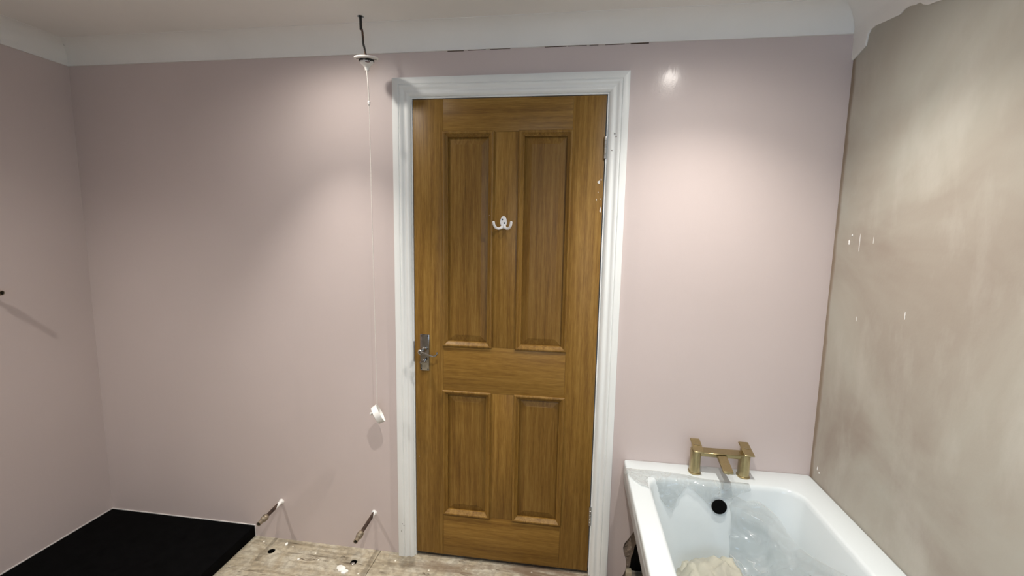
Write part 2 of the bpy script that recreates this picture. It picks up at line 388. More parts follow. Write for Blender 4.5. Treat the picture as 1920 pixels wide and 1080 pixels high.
# ---- coving
def zb(x): return 2.181 + (2.1866-2.181)*(x-XL)/(XR-XL)
def cove_prof(z_low, proj=0.095, n=12):
    """(distance from wall, z): concave quarter curve with a small square nose at each edge."""
    p = [(0.0, z_low), (0.006, z_low)]
    for i in range(n+1):
        a = math.pi/2*i/n
        p.append((0.006+(proj-0.012)*(1-math.cos(a))*0.80 + (proj-0.012)*0.20*i/n, z_low+.006+(ZC-z_low-.008)*(math.sin(a)*0.80+0.20*i/n)))
    p.append((proj, ZC-.0015)); p.append((proj, ZC+.001)); p.append((0.0, ZC+.001))
    return p
def sweep_lin(sections):
    n = len(sections[0]); v = [q for s in sections for q in s]; f = []
    for k in range(len(sections)-1):
        for i in range(n):
            j = (i+1) % n; f.append((k*n+i, k*n+j, (k+1)*n+j, (k+1)*n+i))
    f.append(tuple(range(n))); f.append(tuple((len(sections)-1)*n+i for i in range(n)))
    return soft(mesh(v, f), 30)
sec = []
for k in range(61):
    x = XL + (XR-XL)*k/60; zl = zb(x) + 0.0012*noise.noise(Vector((x*6, 0, 3)))
    sec.append([(max(x, XL+d) if k == 0 else (XR-d if k == 60 else min(x, XR-d)), -d, z) for d, z in cove_prof(zl)])
trim1 = struct(link('trim_1', sweep_lin(sec), COVE))
sec = []
for k in range(41):
    y = YR*k/40
    sec.append([(XL+d, (y if k else -d), z) for d, z in cove_prof(zb(XL))])
struct(link('trim_2', sweep_lin(sec), COVE))
# right-hand coving: lower edge broken away in a ragged line, with a lump of filler in the corner
rl = [(0.0, 2.100), (-0.016, 2.1035), (-0.045, 2.114), (-0.070, 2.121), (-0.074, 2.140), (-0.077, 2.155), (-0.088, 2.166), (-0.110, 2.168), (-0.165, 2.158), (-0.224, 2.149), (-0.243, 2.156), (-0.262, 2.155), (-0.285, 2.147), (-0.303, 2.146), (-0.318, 2.133), (-0.336, 2.123), (-0.358, 2.119), (-0.390, 2.110)]
y = -0.42
while y > YR: rl.append((y, 2.112+0.02*noise.noise(Vector((y*9, 1, 0))))); y -= 0.035
rl.append((YR, 2.11))
def ragz(y):
    for (a, za), (b, zb_) in zip(rl, rl[1:]):
        if b <= y <= a: return za+(zb_-za)*((y-a)/(b-a) if b != a else 0)
    return rl[-1][1]
sec = []
for (y, zl) in rl:
    p = []
    zmid = 2.188
    prof = [(0.0, zl), (0.004, zl-.001), (0.006, zl+.006), (0.007, max(zmid-.02, zl+.012)), (0.009, max(zmid-.008, zl+.018))]
    prof += [(d+.004, z) for d, z in cove_prof(zmid)[3:-3]] + [(0.095, ZC-.0015), (0.095, ZC+.001), (0.0, ZC+.001)]
    sec.append([(XR-d, min(y, -d if d > .011 else 0.0), z) for d, z in prof])
struct(link('trim_3', sweep_lin(sec), COVE))
# dark slivers painting the shade of hairline gaps under the coving, door wall
random.seed(11)
x = 0.14
while x < 0.86:
    ln = random.uniform(.03, .11)
    if random.random() < 0.8:
        t = random.uniform(.0008, .0022)
        link('gap', box(x, x+ln, -0.0010, 0.0005, zb(x)-t-.0008, zb(x)+.001), CRACK, trim1)
    x += ln + random.uniform(.004, .03)

# ---- door lining and architrave (trim_4)
tr = struct(empty('trim_4', (0.381, 0, 0)))
ZT = 2.003
JX0, JX1, JZ = -0.0075, 0.7695, 2.006          # inner faces of the lining
link('jamb', box(JX0-.026, JX0, -0.001, 0.10, 0.0, JZ+.026), GLOSS, tr)
link('jamb', box(JX1, JX1+.026, -0.001, 0.10, 0.0, JZ+.026), GLOSS, tr)
link('jamb_head', box(JX0, JX1, -0.001, 0.10, JZ, JZ+.026), GLOSS, tr)
link('door_stop', box(JX0, JX0+.012, 0.040, 0.07, 0.0, JZ), GLOSS, tr)
link('door_stop', box(JX1-.012, JX1, 0.040, 0.07, 0.0, JZ), GLOSS, tr)
AW = 0.071
AP = [(0, 0), (0, .0175), (.003, .019), (.024, .0185), (.0255, .0165), (.0275, .0155), (.0285, .017), (.031, .0185), (.035, .0185), (.039, .0165), (.042, .0135), (.046, .0115), (.050, .0115), (.053, .0130), (.056, .0145), (.060, .0145), (.064, .0125), (.068, .009), (AW, .006), (AW, 0)]  # (from outer edge, proud of wall)
OX0, OX1, OZ = JX0-.0085-AW+.002, JX1+.0095+AW-.002, JZ+.0085+AW-.002
def arch_leg(side):
    ss = []
    for z, mitre in ((0.004, False), (0.5, False), (1.2, False), (None, True)):
        row = []
        for u, h in AP:
            xx = OX0+u if side < 0 else OX1-u
            row.append((xx, -0.001-h, (OZ-u) if mitre else z))
        ss.append(row)
    return sweep_lin(ss)
L_ = arch_leg(-1); R_ = arch_leg(1)
# chipped foot of the left leg
for v in L_.vertices:
    if v.co.z < 0.01: v.co.z += 0.010*abs(noise.noise(Vector((v.co.x*90, v.co.y*60, 0)))) - 0.006
link('architrave', L_, GLOSS, tr); link('architrave', R_, GLOSS, tr)
ss = []
for k in range(2):
    ss.append([((OX0+u) if k == 0 else (OX1-u), -0.001-h, OZ-u) for u, h in AP])
link('architrave_head', sweep_lin(ss), GLOSS, tr)
link('strike_plate', box(JX0-.004, JX0+.0008, -0.0025, 0.03, 0.915, 1.005, .001), STEEL, tr)
for (x, z, r) in [(0.800, 1.857, .0022), (0.806, 1.846, .0026), (0.7915, 1.795, .0022), (-0.066, 0.160, .003), (-0.058, 0.153, .002), (-0.070, 0.125, .0025)]:
    link('paint_chip', xform(lathe([(r, -.0004), (r*.6, .0006)], 8), Matrix.Translation((x, -0.0155 if x > .79 else -.0195, z)) @ Matrix.Rotation(math.pi/2, 4, 'X')), CRACK, tr)

# ================================================================== DOOR
dr = struct(empty('door_1', (0.381, 0.0, 0.0)))
X0, X1, Z0, Z1 = -0.0045, 0.7655, 0.020, ZT-.0005
A, B, Cc, D = 0.1215, 0.3275, 0.4345, 0.6405       # panel openings
ZA, ZB, ZD, ZE = 0.2205, 0.7915, 0.9930, 1.8735
T = 0.038
g = 0.0005
link('stile', box(X0, A-g*.5, 0, T, Z0, Z1, .0009), OAKV, dr)
link('stile', box(D+g*.5, X1, 0, T, Z0, Z1, .0009), OAKV, dr)
link('top_rail', box(A, D, 0, T, ZE, Z1, .0007), OAKH, dr)
link('lock_rail', box(A, D, 0, T, ZB, ZD, .0007), OAKH, dr)
link('bottom_rail', box(A, D, 0, T, Z0, ZA, .0007), OAKH, dr)
link('muntin', box(B, Cc, 0.0002, T, ZD+g, ZE-g, .0007), OAKV, dr)
link('muntin', box(B, Cc, 0.0002, T, ZA+g, ZB-g, .0007), OAKV, dr)
def frame_sweep(a0, a1, b0, b1, prof):
    """closed mitred frame round the rectangle; prof = (inward distance, y)."""
    n = len(prof); v = []; f = []
    for (cx, cz, sx, sz) in ((a0, b0, 1, 1), (a1, b0, -1, 1), (a1, b1, -1, -1), (a0, b1, 1, -1)):
        for d, y in prof: v.append((cx+sx*d, y, cz+sz*d))
    for k in range(4):
        kk = (k+1) % 4
        for i in range(n-1):
            f.append((k*n+i, kk*n+i, kk*n+i+1, k*n+i+1))
    return mesh(v, f)
MP = [(-.0035, .0005), (-.0035, -.0045), (-.0010, -.0068), (.0030, -.0078), (.0060, -.0068), (.0075, -.0052), (.0080, -.0040), (.0160, .0030), (.0170, .0032), (.0185, .0050), (.0190, .0150)]
for (a0, a1, b0, b1) in ((A, B, ZD, ZE), (Cc, D, ZD, ZE), (A, B, ZA, ZB), (Cc, D, ZA, ZB)):
    i0, i1, i2 = 0.004, 0.019, 0.046
    v = []
    for d, y in ((i0, .0135), (i1, .0130), (i2, .0065), (i2+.0015, .0060)):
        v += [(a0+d, y, b0+d), (a1-d, y, b0+d), (a1-d, y, b1-d), (a0+d, y, b1-d)]
    v += [(a0+i0, .024, b0+i0), (a1-i0, .024, b0+i0), (a1-i0, .024, b1-i0), (a0+i0, .024, b1-i0)]
    f = [(k*4+i, k*4+(i+1) % 4, k*4+4+(i+1) % 4, k*4+4+i) for k in range(3) for i in range(4)]
    f += [(12, 13, 14, 15), (16, 17, 18, 19)] + [(i, (i+1) % 4, 16+(i+1) % 4, 16+i) for i in range(4)]
    pn = link('panel', mesh(v, f), OAKP, dr)
    pn2 = link('moulding', frame_sweep(a0, a1, b0, b1, MP), OAKM, pn)
# hinges
for (z0_, z1_) in ((1.766, 1.850), (0.236, 0.320)):
    k = z1_-z0_; hx = X1+.0022; hy = -0.0035
    hg = link('hinge', xform(lathe([(.0045, 0), (.0052, .002), (.0052, k*.2-.001), (.0042, k*.2), (.0052, k*.2+.001), (.0052, k*.4-.001), (.0042, k*.4), (.0052, k*.4+.001), (.0052, k*.6-.001), (.0042, k*.6), (.0052, k*.6+.001), (.0052, k*.8-.001), (.0042, k*.8), (.0052, k*.8+.001), (.0052, k-.002), (.0045, k)], 14), Matrix.Translation((hx, hy, z0_))), STEEL, dr)
    link('hinge_leaf', box(X1+.0003, X1+.0022, -0.002, 0.030, z0_, z1_), STEEL, hg)
# lever handle on its plate
PX0, PX1, PZ0, PZ1 = 0.0195, 0.0600, 0.8785, 1.0375
hp = link('door_handle', box(PX0, PX1, -0.0065, -0.0001, PZ0, PZ1, .0018), CHROME, dr)
hp['label'] = 'chrome lever handle on a long back plate'
cx = (PX0+PX1)/2-.003
link('handle_rose', xform(lathe([(.0125, 0), (.0125, .004), (.0095, .008), (.0080, .012), (.0080, .036), (.0100, .040), (.0100, .048), (.007, .051)], 20), Matrix.Translation((cx, -0.006, 0.972)) @ Matrix.Rotation(math.pi/2, 4, 'X')), CHROME, hp)
lv = smooth_path([(cx-.006, -.050, .977), (cx, -.052, .975), (cx+.014, -.053, .970), (cx+.036, -.054, .963), (cx+.050, -.054, .958), (cx+.060, -.055, .957), (cx+.069, -.054, .962), (cx+.073, -.053, .970), (cx+.072, -.052, .975)], 5)
link('lever', tube(lv, [.0065]*8+[.0055]*14+[.0045]*(len(lv)-22), 12, 0.75), CHROME, hp)
sc_ = [(cx+.004+.007*math.cos(a), -.051, .968+.007*math.sin(a)) for a in [math.radians(t) for t in range(100, 430, 20)]]
link('lever_scroll', tube(sc_, .0028, 8), CHROME, hp)
tt = join(lathe([(.009, 0), (.009, .006), (.005, .008), (.005, .018)], 16))
link('thumb_turn', xform(tt, Matrix.Translation((cx+.002, -0.006, 0.921)) @ Matrix.Rotation(math.pi/2, 4, 'X')), CHROME, hp)
link('thumb_turn_grip', xform(box(-.014, .012, -.030, -.022, -.0055, .0055, .002), Matrix.Translation((cx+.002, 0, 0.921)) @ Matrix.Rotation(math.radians(-20), 4, 'Y')), CHROME, hp)
link('keyhole_cover', box(PX0+.002, PX1-.012, -.0085, -.006, .9115, .9195, .001), CHROME, hp)
for (x, z) in ((PX0+.0055, PZ0+.0075), (PX1-.0055, PZ0+.0065), (PX0+.006, PZ1-.007), (PX1-.006, PZ1-.007)):
    link('screw', xform(lathe([(.0028, 0), (.0022, .0009)], 10), Matrix.Translation((x, -.0065, z)) @ Matrix.Rotation(math.pi/2, 4, 'X')), SCREW, hp)
# lock edge plate on the slab
link('lock_faceplate', box(X0-.0008, X0+.001, .008, .030, .90, 1.02), STEEL, dr)
# dabs of white paint and filler on the door edge
for (x, z, w, h) in [(.749, 1.679, .007, .008), (.757, 1.687, .003, .004), (.7475, 1.6395, .002, .002), (.757, 1.613, .0025, .003), (.7585, 1.570, .004, .012), (.760, 1.580, .002, .004), (.742, 1.610, .0015, .006), (.316, 1.545, .002, .003), (.010, .48, .002, .002)]:
    n = 9; random.seed(int(z*1000))
    pg = [(x+w*math.cos(2*math.pi*i/n)*random.uniform(.5, 1), z+h*math.sin(2*math.pi*i/n)*random.uniform(.5, 1)) for i in range(n)]
    me = slab(pg, [], lambda a, b, k: (a, -.0006 if k == 0 else .0003, b), 1)
    link('paint_dab', me, SILIC, dr)

# ================================================================== THINGS
# ---- white double robe hook on the door
hx, hz = 0.3745, 1.5135
hk = tag(empty('robe_hook', (hx, 0, hz)), 'white double robe hook screwed to the middle of the oak door', 'hook')
pg = []
for i in range(40):
    a = 2*math.pi*i/40; c, s = math.cos(a), math.sin(a)
    w = 0.0135 if s > -0.2 else 0.0135-0.004*min(1, (-s-.2)/.8)
    pg.append((hx+w*c, hz+.004+.025*s))
pme = slab(pg, [], lambda a, b, k: (a, 0.0 if k else -0.0055, b), 1)
bm = bmesh.new(); bm.from_mesh(pme)
ed = [e for e in bm.edges if all(v.co.y < -0.004 for v in e.verts) and len(e.link_faces) == 2 and any(abs(f.normal.y) < .5 for f in e.link_faces)]
bmesh.ops.bevel(bm, geom=ed, offset=.0022, segments=3, affect='EDGES'); bm.to_mesh(pme); bm.free()
link('plate', soft(pme, 40), ENAMEL, hk)
for s in (-1, 1):
    pth = smooth_path([(hx+s*.001, -.004, hz-.008), (hx+s*.007, -.006, hz-.0165), (hx+s*.0165, -.014, hz-.0215), (hx+s*.0265, -.024, hz-.0185), (hx+s*.0335, -.030, hz-.008), (hx+s*.0355, -.032, hz+.0035)], 6)
    nn = len(pth)
    rr = [.0070-.0018*min(1, i/10) for i in range(nn)]
    rr[-1] = .0040
    link('hook_arm', tube(pth, rr, 14), ENAMEL, hk)
    link('arm_tip', xform(lathe([(.0012, -.0046), (.0040, -.003), (.0056, 0), (.0040, .003), (.0012, .0046)], 14), Matrix.Translation(pth[-1])), ENAMEL, hk)
for (ox, oz) in ((-.0045, .0155), (.0045, .0008)):
    link('screw', xform(lathe([(.0036, 0), (.0030, .0010), (.001, .0012)], 12), Matrix.Translation((hx+ox, -.0053, hz+oz)) @ Matrix.Rotation(math.pi/2, 4, 'X')), SCREW, hk)

# ---- pull-cord switch hanging by its flex from the ceiling
SX, SY, SZ = -0.1335, -0.1386, 2.116
sw = tag(empty('pull_cord_switch', (HOLE[0], HOLE[1], ZC)), 'disconnected white pull cord switch dangling by black cable from ceiling hole', 'light switch')
p1 = (HOLE[0]+.001, SY, ZC-.046); p2 = (HOLE[0]+.003, SY, ZC-.062)
link('cable_sheath', tube(smooth_path([(HOLE[0], SY, ZC+.030), (HOLE[0], SY, ZC-.01), p1], 4), .0052, 10), RUBBER, sw)
for dx, mt, ph in ((-.0016, RUBBER, 0), (.0016, RUBBER, 2.1), (0, BROWNWIRE, 4.2)):
    pts = []
    for k in range(15):
        t = k/14
        bx = (p1[0])*(1-t) + SX*t + .0035*math.sin(t*7+.5)*(1-t); bz = (p1[2]+.004)*(1-t) + (SZ+.001)*t
        pts.append((bx+.0022*math.cos(ph+t*7), SY+.0022*math.sin(ph+t*7), bz))
    link('core_wire', tube(pts, .0021, 8), mt, sw)
tilt = Matrix.Translation((SX, SY, SZ)) @ Matrix.Rotation(math.radians(1), 4, 'Y') @ Matrix.Rotation(math.radians(9), 4, 'X')
bp = link('back_plate', xform(lathe([(.0415, -.0045), (.0440, -.0030), (.0440, .0005), (.0420, .0020), (.012, .0022)], 40), tilt), WHITE, sw)
for a in (20, 200):
    link('fixing_slot', xform(box(.026, .037, -.0025, .0025, -.0052, -.0040), tilt @ Matrix.Rotation(math.radians(a), 4, 'Z')), BLACK, bp)
link('terminal_block', xform(join(box(-.024, .024, -.016, .016, -.0145, -.0045, .0015), box(-.016, -.006, -.020, .020, -.0135, -.0045, .001), box(.008, .018, -.020, .020, -.0135, -.0045, .001)), tilt), RUBBER, sw)
link('terminal_screw', xform(box(-.003, .004, -.0212, -.0195, -.0125, -.0065, .001), tilt), STEEL, sw)
link('housing', xform(lathe([(.0250, -.0120), (.0255, -.0165), (.0225, -.0205), (.0170, -.0250), (.0115, -.0300), (.0085, -.0350), (.0080, -.0430), (.0055, -.0450)], 28), tilt), WHITE, sw)
link('warning_mark', xform(tube([(.006, -.0235, -.0165), (.013, -.0205, -.0180), (.0195, -.0150, -.0165)], .0018, 6), tilt), simple('dark_red_mark', (.10, .02, .02), .6, nscale=40), sw)
CX0 = SX+.003
cpts = [(CX0-.002, SY, SZ-.044), (-.1275, SY, 2.00), (-.1262, SY, 1.95), (-.1232, SY, 1.45), (-.1218, SY, 1.2696), (-.1195, SY, 0.90), (-.1182, SY, 0.765)]
link('cord', tube(cpts[:3], .0021, 8), CORD, sw)
link('cord_lower', tube(cpts[2:], .0013, 8), CORD, sw)
link('cord_connector', xform(join(lathe([(.0015, -.009), (.0042, -.006), (.0052, -.002), (.0030, 0), (.0052, .003), (.0042, .007), (.0015, .010)], 14)), Matrix.Translation((-.1262, SY, 1.952))), WHITE, sw)
link('cord_end', tube([(-.1182, SY, .765), (-.124, SY, .745), (-.137, SY+.002, .729)], .0013, 8), CORD, sw)
link('cord_acorn', xform(lathe([(.0015, -.011), (.0050, -.009), (.0068, -.003), (.0060, .003), (.0035, .009), (.0015, .011)], 16), Matrix.Translation((-.1425, SY+.003, .7245)) @ Matrix.Rotation(math.radians(62), 4, 'Y')), WHITE, sw)
# its loose cover, slid down and caught on the end of the cord
ax = Vector((.80, .40, .44)).normalized()
rot = Vector((0, 0, 1)).rotation_difference(ax).to_matrix().to_4x4()
cc = Matrix.Translation((-.1165, SY, .7235)) @ rot
cv = lathe([(.0050, -.0135), (.0330, -.0130), (.0365, -.0110), (.0400, .0130), (.0380, .0130), (.0345, -.0095), (.0320, -.0112), (.0050, -.0115)], 44, cap=False)
n = 44; bm = bmesh.new(); bm.from_mesh(cv); bm.verts.ensure_lookup_table()
for i in range(n): bm.faces.new((bm.verts[i], bm.verts[(i+1) % n], bm.verts[7*n+(i+1) % n], bm.verts[7*n+i]))
bmesh.ops.recalc_face_normals(bm, faces=bm.faces); bm.to_mesh(cv); bm.free()
tag(link('switch_cover', xform(soft(cv, 35), cc), WHITE), 'loose round white switch cover hanging tilted at the end of the cord', 'switch cover')

# ---- capped-off radiator tails poking out of the wall
def pipe_stub(loc, length, lean, label, blob):
    x, z = loc
    t = tag(empty('pipe_stub', (x, 0, z)), label, 'pipe', 'cut copper pipe tails low on the door wall')
    R_t = Matrix.Translation((x, 0, z)) @ Matrix.Rotation(math.radians(90), 4, 'X') @ Matrix.Rotation(lean, 4, 'Y')
    Ln = length
    link('pipe', xform(lathe([(.0078, -.03), (.0078, Ln-.035)], 18), R_t), COPPER, t)
    # white paint left on the pipe next to the wall
    pv = []; n = 18
    bl = lathe([(.0082, 0), (.0084, .010), (.0083, blob), (.0078, blob+.002)], n)
    for v in bl.vertices:
        if v.co.z > .009: v.co.z += .022*max(-.3, math.cos(math.atan2(v.co.y, v.co.x)+.4))*(1 if v.co.z > .011 else .4)
    link('paint_collar', xform(bl, R_t), PAINTBLOB, t)
    link('filler_ring', xform(lathe([(.013, -.001), (.0125, .0015), (.0085, .003)], 18), R_t), PAINTBLOB, t)
    ft = link('compression_fitting', xform(lathe([(.0085, Ln-.056), (.0125, Ln-.054), (.0135, Ln-.044), (.0115, Ln-.040), (.0135, Ln-.037), (.0125, Ln-.030), (.0090, Ln-.027), (.0092, Ln), (.0072, Ln), (.0068, Ln-.02)], 18), R_t), FITTING, t)
    link('bore', xform(lathe([(.0070, Ln-.012), (.0070, Ln-.011)], 18), R_t), BLACK, ft)
    link('olive_nut', xform(lathe([(.0148, Ln-.052), (.0148, Ln-.046)], 6), R_t), FITTING, ft)
    return t
pipe_stub((-0.6722, 0.1925), 0.168, math.radians(3.0), 'rusty pipe tail on door wall beside the black shower tray', .030)
pipe_stub((-0.2080, 0.1865), 0.196, math.radians(2.5), 'rusty pipe tail on door wall beside the door architrave', .012)
# pipe end inside the floor hole nearest the door
fp = tag(link('floor_pipe', xform(lathe([(.0075, -.12), (.0075, -.010), (.0088, -.010), (.0088, -.004), (.0055, -.002), (.002, -.0015)], 16), Matrix.Translation((H2[0]-.003, H2[1]-.002, 0))), STEEL), 'capped grey pipe end sunk in the floor hole near the door', 'pipe')
# stub on the left wall, at the edge of the view
ls = tag(empty('shower_pipe_tail', (XL, -0.40, 1.215)), 'dark pipe tail with fittings sticking out of the left pink wall', 'pipe')
RL = Matrix.Translation((XL, -0.388, 1.209)) @ Matrix.Rotation(math.radians(90), 4, 'Y') @ Matrix.Rotation(math.radians(-8), 4, 'X')
link('pipe', xform(lathe([(.0078, -.03), (.0078, .055)], 16), RL), COPPER, ls)
link('compression_fitting', xform(lathe([(.0085, .026), (.0135, .028), (.0135, .045), (.0105, .049), (.0095, .075), (.0075, .075), (.0070, .06)], 16), RL), FITTING, ls)
link('fixing_plate', xform(lathe([(.026, -.001), (.026, .003), (.022, .006), (.009, .007)], 24), RL), FITTING, ls)

# ---- black shower tray
TX1, TZ = -0.8165, 0.0545
ty = tag(empty('shower_tray', ((XL+TX1)/2, -0.6, 0)), 'low black slate effect shower tray in the left corner', 'shower tray')
tb = box(XL+.001, TX1, -1.20, -0.001, 0.0, TZ, .004)
link('tray_body', tb, SLATE, ty)
link('sealant', box(XL+.001, TX1, -0.0030, -0.0002, TZ, TZ+.0035), SILIC, ty)
link('sealant', box(XL+.0002, XL+.0030, -1.20, -0.004, TZ, TZ+.0035), SILIC, ty)
link('sealant', box(TX1+.0001, TX1+.0022, -0.004, -0.0002, 0.001, TZ+.002), SILIC, ty)

# ---- bath
RZ = 0.548
bt = tag(empty('bath', (1.255, -0.86, 0)), 'white acrylic bath without a side panel in the right corner', 'bath')
OX0_, OX1_, OY0, OY1 = 0.8974, XR-.002, -1.70, -0.002
def rrect(x0, x1, y0, y1, r, n=96):
    """closed loop, counter-clockwise, n points, matched by corner/edge so loops loft cleanly."""
    pts = []; q = n//4; arc = q//2; st = q-arc
    cs = [(x1-r, y1-r, 0), (x0+r, y1-r, 90), (x0+r, y0+r, 180), (x1-r, y0+r, 270)]
    for i, (cx_, cy_, a0) in enumerate(cs):
        for k in range(arc):
            a = math.radians(a0+90*k/(arc-1)); pts.append((cx_+r*math.cos(a), cy_+r*math.sin(a)))
        nx = cs[(i+1) % 4]; a = math.radians(nx[2]); e = (nx[0]+r*math.cos(a), nx[1]+r*math.sin(a)); s = pts[-1]
        for k in range(1, st+1):
            t = k/(st+1); pts.append((s[0]+(e[0]-s[0])*t, s[1]+(e[1]-s[1])*t))
    return pts
levels = [ # x0,x1,y0,y1,r,z
    (OX0_+.004, OX1_-.004, OY0+.004, OY1-.002, .010, RZ-.088),
    (OX0_, OX1_, OY0, OY1, .012, RZ-.084),
    (OX0_, OX1_, OY0, OY1, .012, RZ-.006),
    (OX0_+.002, OX1_-.002, OY0+.002, OY1, .012, RZ-.0015),
    (OX0_+.006, OX1_-.006, OY0+.006, OY1-.003, .012, RZ),
    (.962, 1.524, -1.60, -.112, .078, RZ+.0005),
    (.968, 1.518, -1.594, -.118, .074, RZ-.001),
    (.973, 1.513, -1.589, -.123, .070, RZ-.006),
    (.977, 1.509, -1.583, -.127, .068, RZ-.018),
    (1.000, 1.488, -1.53, -.143, .085, RZ-.16),
    (1.022, 1.468, -1.47, -.158, .100, RZ-.27),
    (1.038, 1.452, -1.44, -.170, .105, RZ-.33),
    (1.055, 1.435, -1.41, -.188, .105, RZ-.37),
    (1.085, 1.405, -1.37, -.220, .100, RZ-.395),
    (1.13, 1.36, -1.30, -.28, .09, RZ-.402)]
v = []; f = []; nl = 96
for (a, b_, c, d, r, z) in levels:
    v += [(x, y, z) for x, y in rrect(a, b_, c, d, r, nl)]
for k in range(len(levels)-1):
    for i in range(nl):
        j = (i+1) % nl; f.append((k*nl+i, k*nl+j, (k+1)*nl+j, (k+1)*nl+i))
f.append(tuple((len(levels)-1)*nl+i for i in range(nl)))
me = mesh(v, f)
link('bath_shell', soft(me, 50), ACRYL, bt)
# dull edge below the rim, baseboard and legs
link('base_board', box(1.06, 1.44, -1.38, -.24, .105, .122, .002), TIMBER, bt)
for (x, y) in ((1.10, -.34), (1.40, -.34), (1.10, -1.30), (1.40, -1.30)):
    link('leg', xform(lathe([(.022, 0), (.022, .006), (.008, .010), (.008, .106)], 14), Matrix.Translation((x, y, 0))), STEEL, bt)
OVC = Vector((1.2355, -.1462, .4655)); sl = math.atan2(.016, .142)
OR = Matrix.Translation(OVC) @ Matrix.Rotation(math.pi/2-sl, 4, 'X')
link('overflow_hole', xform(lathe([(.0275, -.001), (.0275, .0012), (.0265, .0016)], 36), OR), BLACK, bt)['label'] = 'black round overflow hole'
# ---- timber offcut and battens in the dark under the bath
tag(link('timber_offcut', box(.928, .952, -.020, .012, 0.0, .050, .002), TIMBER), 'pale timber offcut in the dark gap beside the bath', 'timber')

# ---- brushed brass bath filler tap
tp = tag(empty('bath_tap', (1.254, -.055, RZ)), 'brushed brass bath mixer tap on the rim of the white bath', 'tap')
def loft(loops):
    n = len(loops[0]); v = [p for l in loops for p in l]; f = []
    for k in range(len(loops)-1):
        for i in range(n):
            j = (i+1) % n; f.append((k*n+i, k*n+j, (k+1)*n+j, (k+1)*n+i))
    f.append(tuple(range(n))); f.append(tuple((len(loops)-1)*n+i for i in range(n)))
    return soft(mesh(v, f), 35)
def plate(quadA, quadB, t, bev=.0015, taper=None):
    """flat bar: back edge quadA=(x0,x1,y,z), front edge quadB; t thickness downwards."""
    (a0, a1, ay, az), (b0, b1, by, bz) = quadA, quadB; t2 = taper or t
    v = [(a0, ay, az), (a1, ay, az), (b1, by, bz), (b0, by, bz), (a0, ay, az-t), (a1, ay, az-t), (b1, by, bz-t2), (b0, by, bz-t2)]
    me = mesh(v, [(0,1,2,3),(4,7,6,5),(0,4,5,1),(1,5,6,2),(2,6,7,3),(3,7,4,0)])
    bm = bmesh.new(); bm.from_mesh(me); bmesh.ops.bevel(bm, geom=bm.edges[:], offset=bev, segments=3, affect='EDGES'); bm.to_mesh(me); bm.free()
    return soft(me, 40)
TY = -.056
for (px, lab) in ((1.163, 'l'), (1.345, 'r')):
    def sq(w, d, r, z): return [(x, y, z) for x, y in rrect(px-w, px+w, TY-d, TY+d, r, 48)]
    pi = link('pillar', loft([sq(.0195, .0235, .017, RZ+.001), sq(.0190, .0230, .017, RZ+.05), sq(.0185, .0225, .016, .640), sq(.0175, .0215, .015, .644)]), BRASS, tp)
    link('base_flange', loft([sq(.0225, .0265, .020, RZ), sq(.0225, .0265, .020, RZ+.005), sq(.0195, .0235, .017, RZ+.007)]), BRASS, pi)
    lv = link('lever', plate((px-.0180, px+.0180, -.030, .6765), (px-.0180, px+.0180, -.106, .6570), .0055), BRASS, tp)
    link('lever_hub', loft([[(x, y, z) for x, y in rrect(px-w, px+w, TY-w*1.1, TY+w*1.1, w*.8, 32)] for w, z in ((.0165, .642), (.0165, .652), (.0150, .668))]), BRASS, lv)
br = link('bridge', plate((1.163, 1.345, -.034, .6430), (1.163, 1.345, -.078, .6410), .0045), BRASS, tp)
link('bridge_body', tube([(1.170, TY, .6285), (1.338, TY, .6285)], .0125, 20), BRASS, br)
link('spout', plate((1.2365, 1.2725, -.050, .6425), (1.2370, 1.2730, -.158, .6130), .012, .002, .010), BRASS, tp)
link('spout_outlet', xform(lathe([(.0100, 0), (.0100, .006)], 18), Matrix.Translation((1.255, -.143, .6000))), BRASS, tp)

# ---- protective film on the bath, torn along its lower edge
def crease(o, vals):
    """stress-whitening of the plastic along folds and cut edges."""
    at = o.data.attributes.new('crease', 'FLOAT', 'POINT'); at.data.foreach_set('value', vals)
def sstep(a, b, x):
    t = max(0, min(1, (x-a)/(b-a))); return t*t*(3-2*t)
def lerp_tab(tab, x):
    for (a, va), (b, vb) in zip(tab, tab[1:]):
        if a <= x <= b: return va+(vb-va)*(x-a)/(b-a)
    return tab[0][1] if x < tab[0][0] else tab[-1][1]
lowW = [(.889, .030), (.90, .052), (.920, .095), (.942, .124), (.9745, .135), (1.015, .112), (1.045, .150), (1.066, .160), (1.085, .110), (1.118, .062), (1.140, .075), (1.175, .105), (1.200, .128), (1.222, .090), (1.265, .100), (1.31, .075), (1.345, .06)]
topY = [(.889, -.074), (.93, -.078), (1.03, -.078), (1.10, -.084), (1.135, -.090), (1.16, -.102), (1.20, -.108), (1.345, -.112)]
v = []; f = []; cw = []; NC, NR = 260, 44
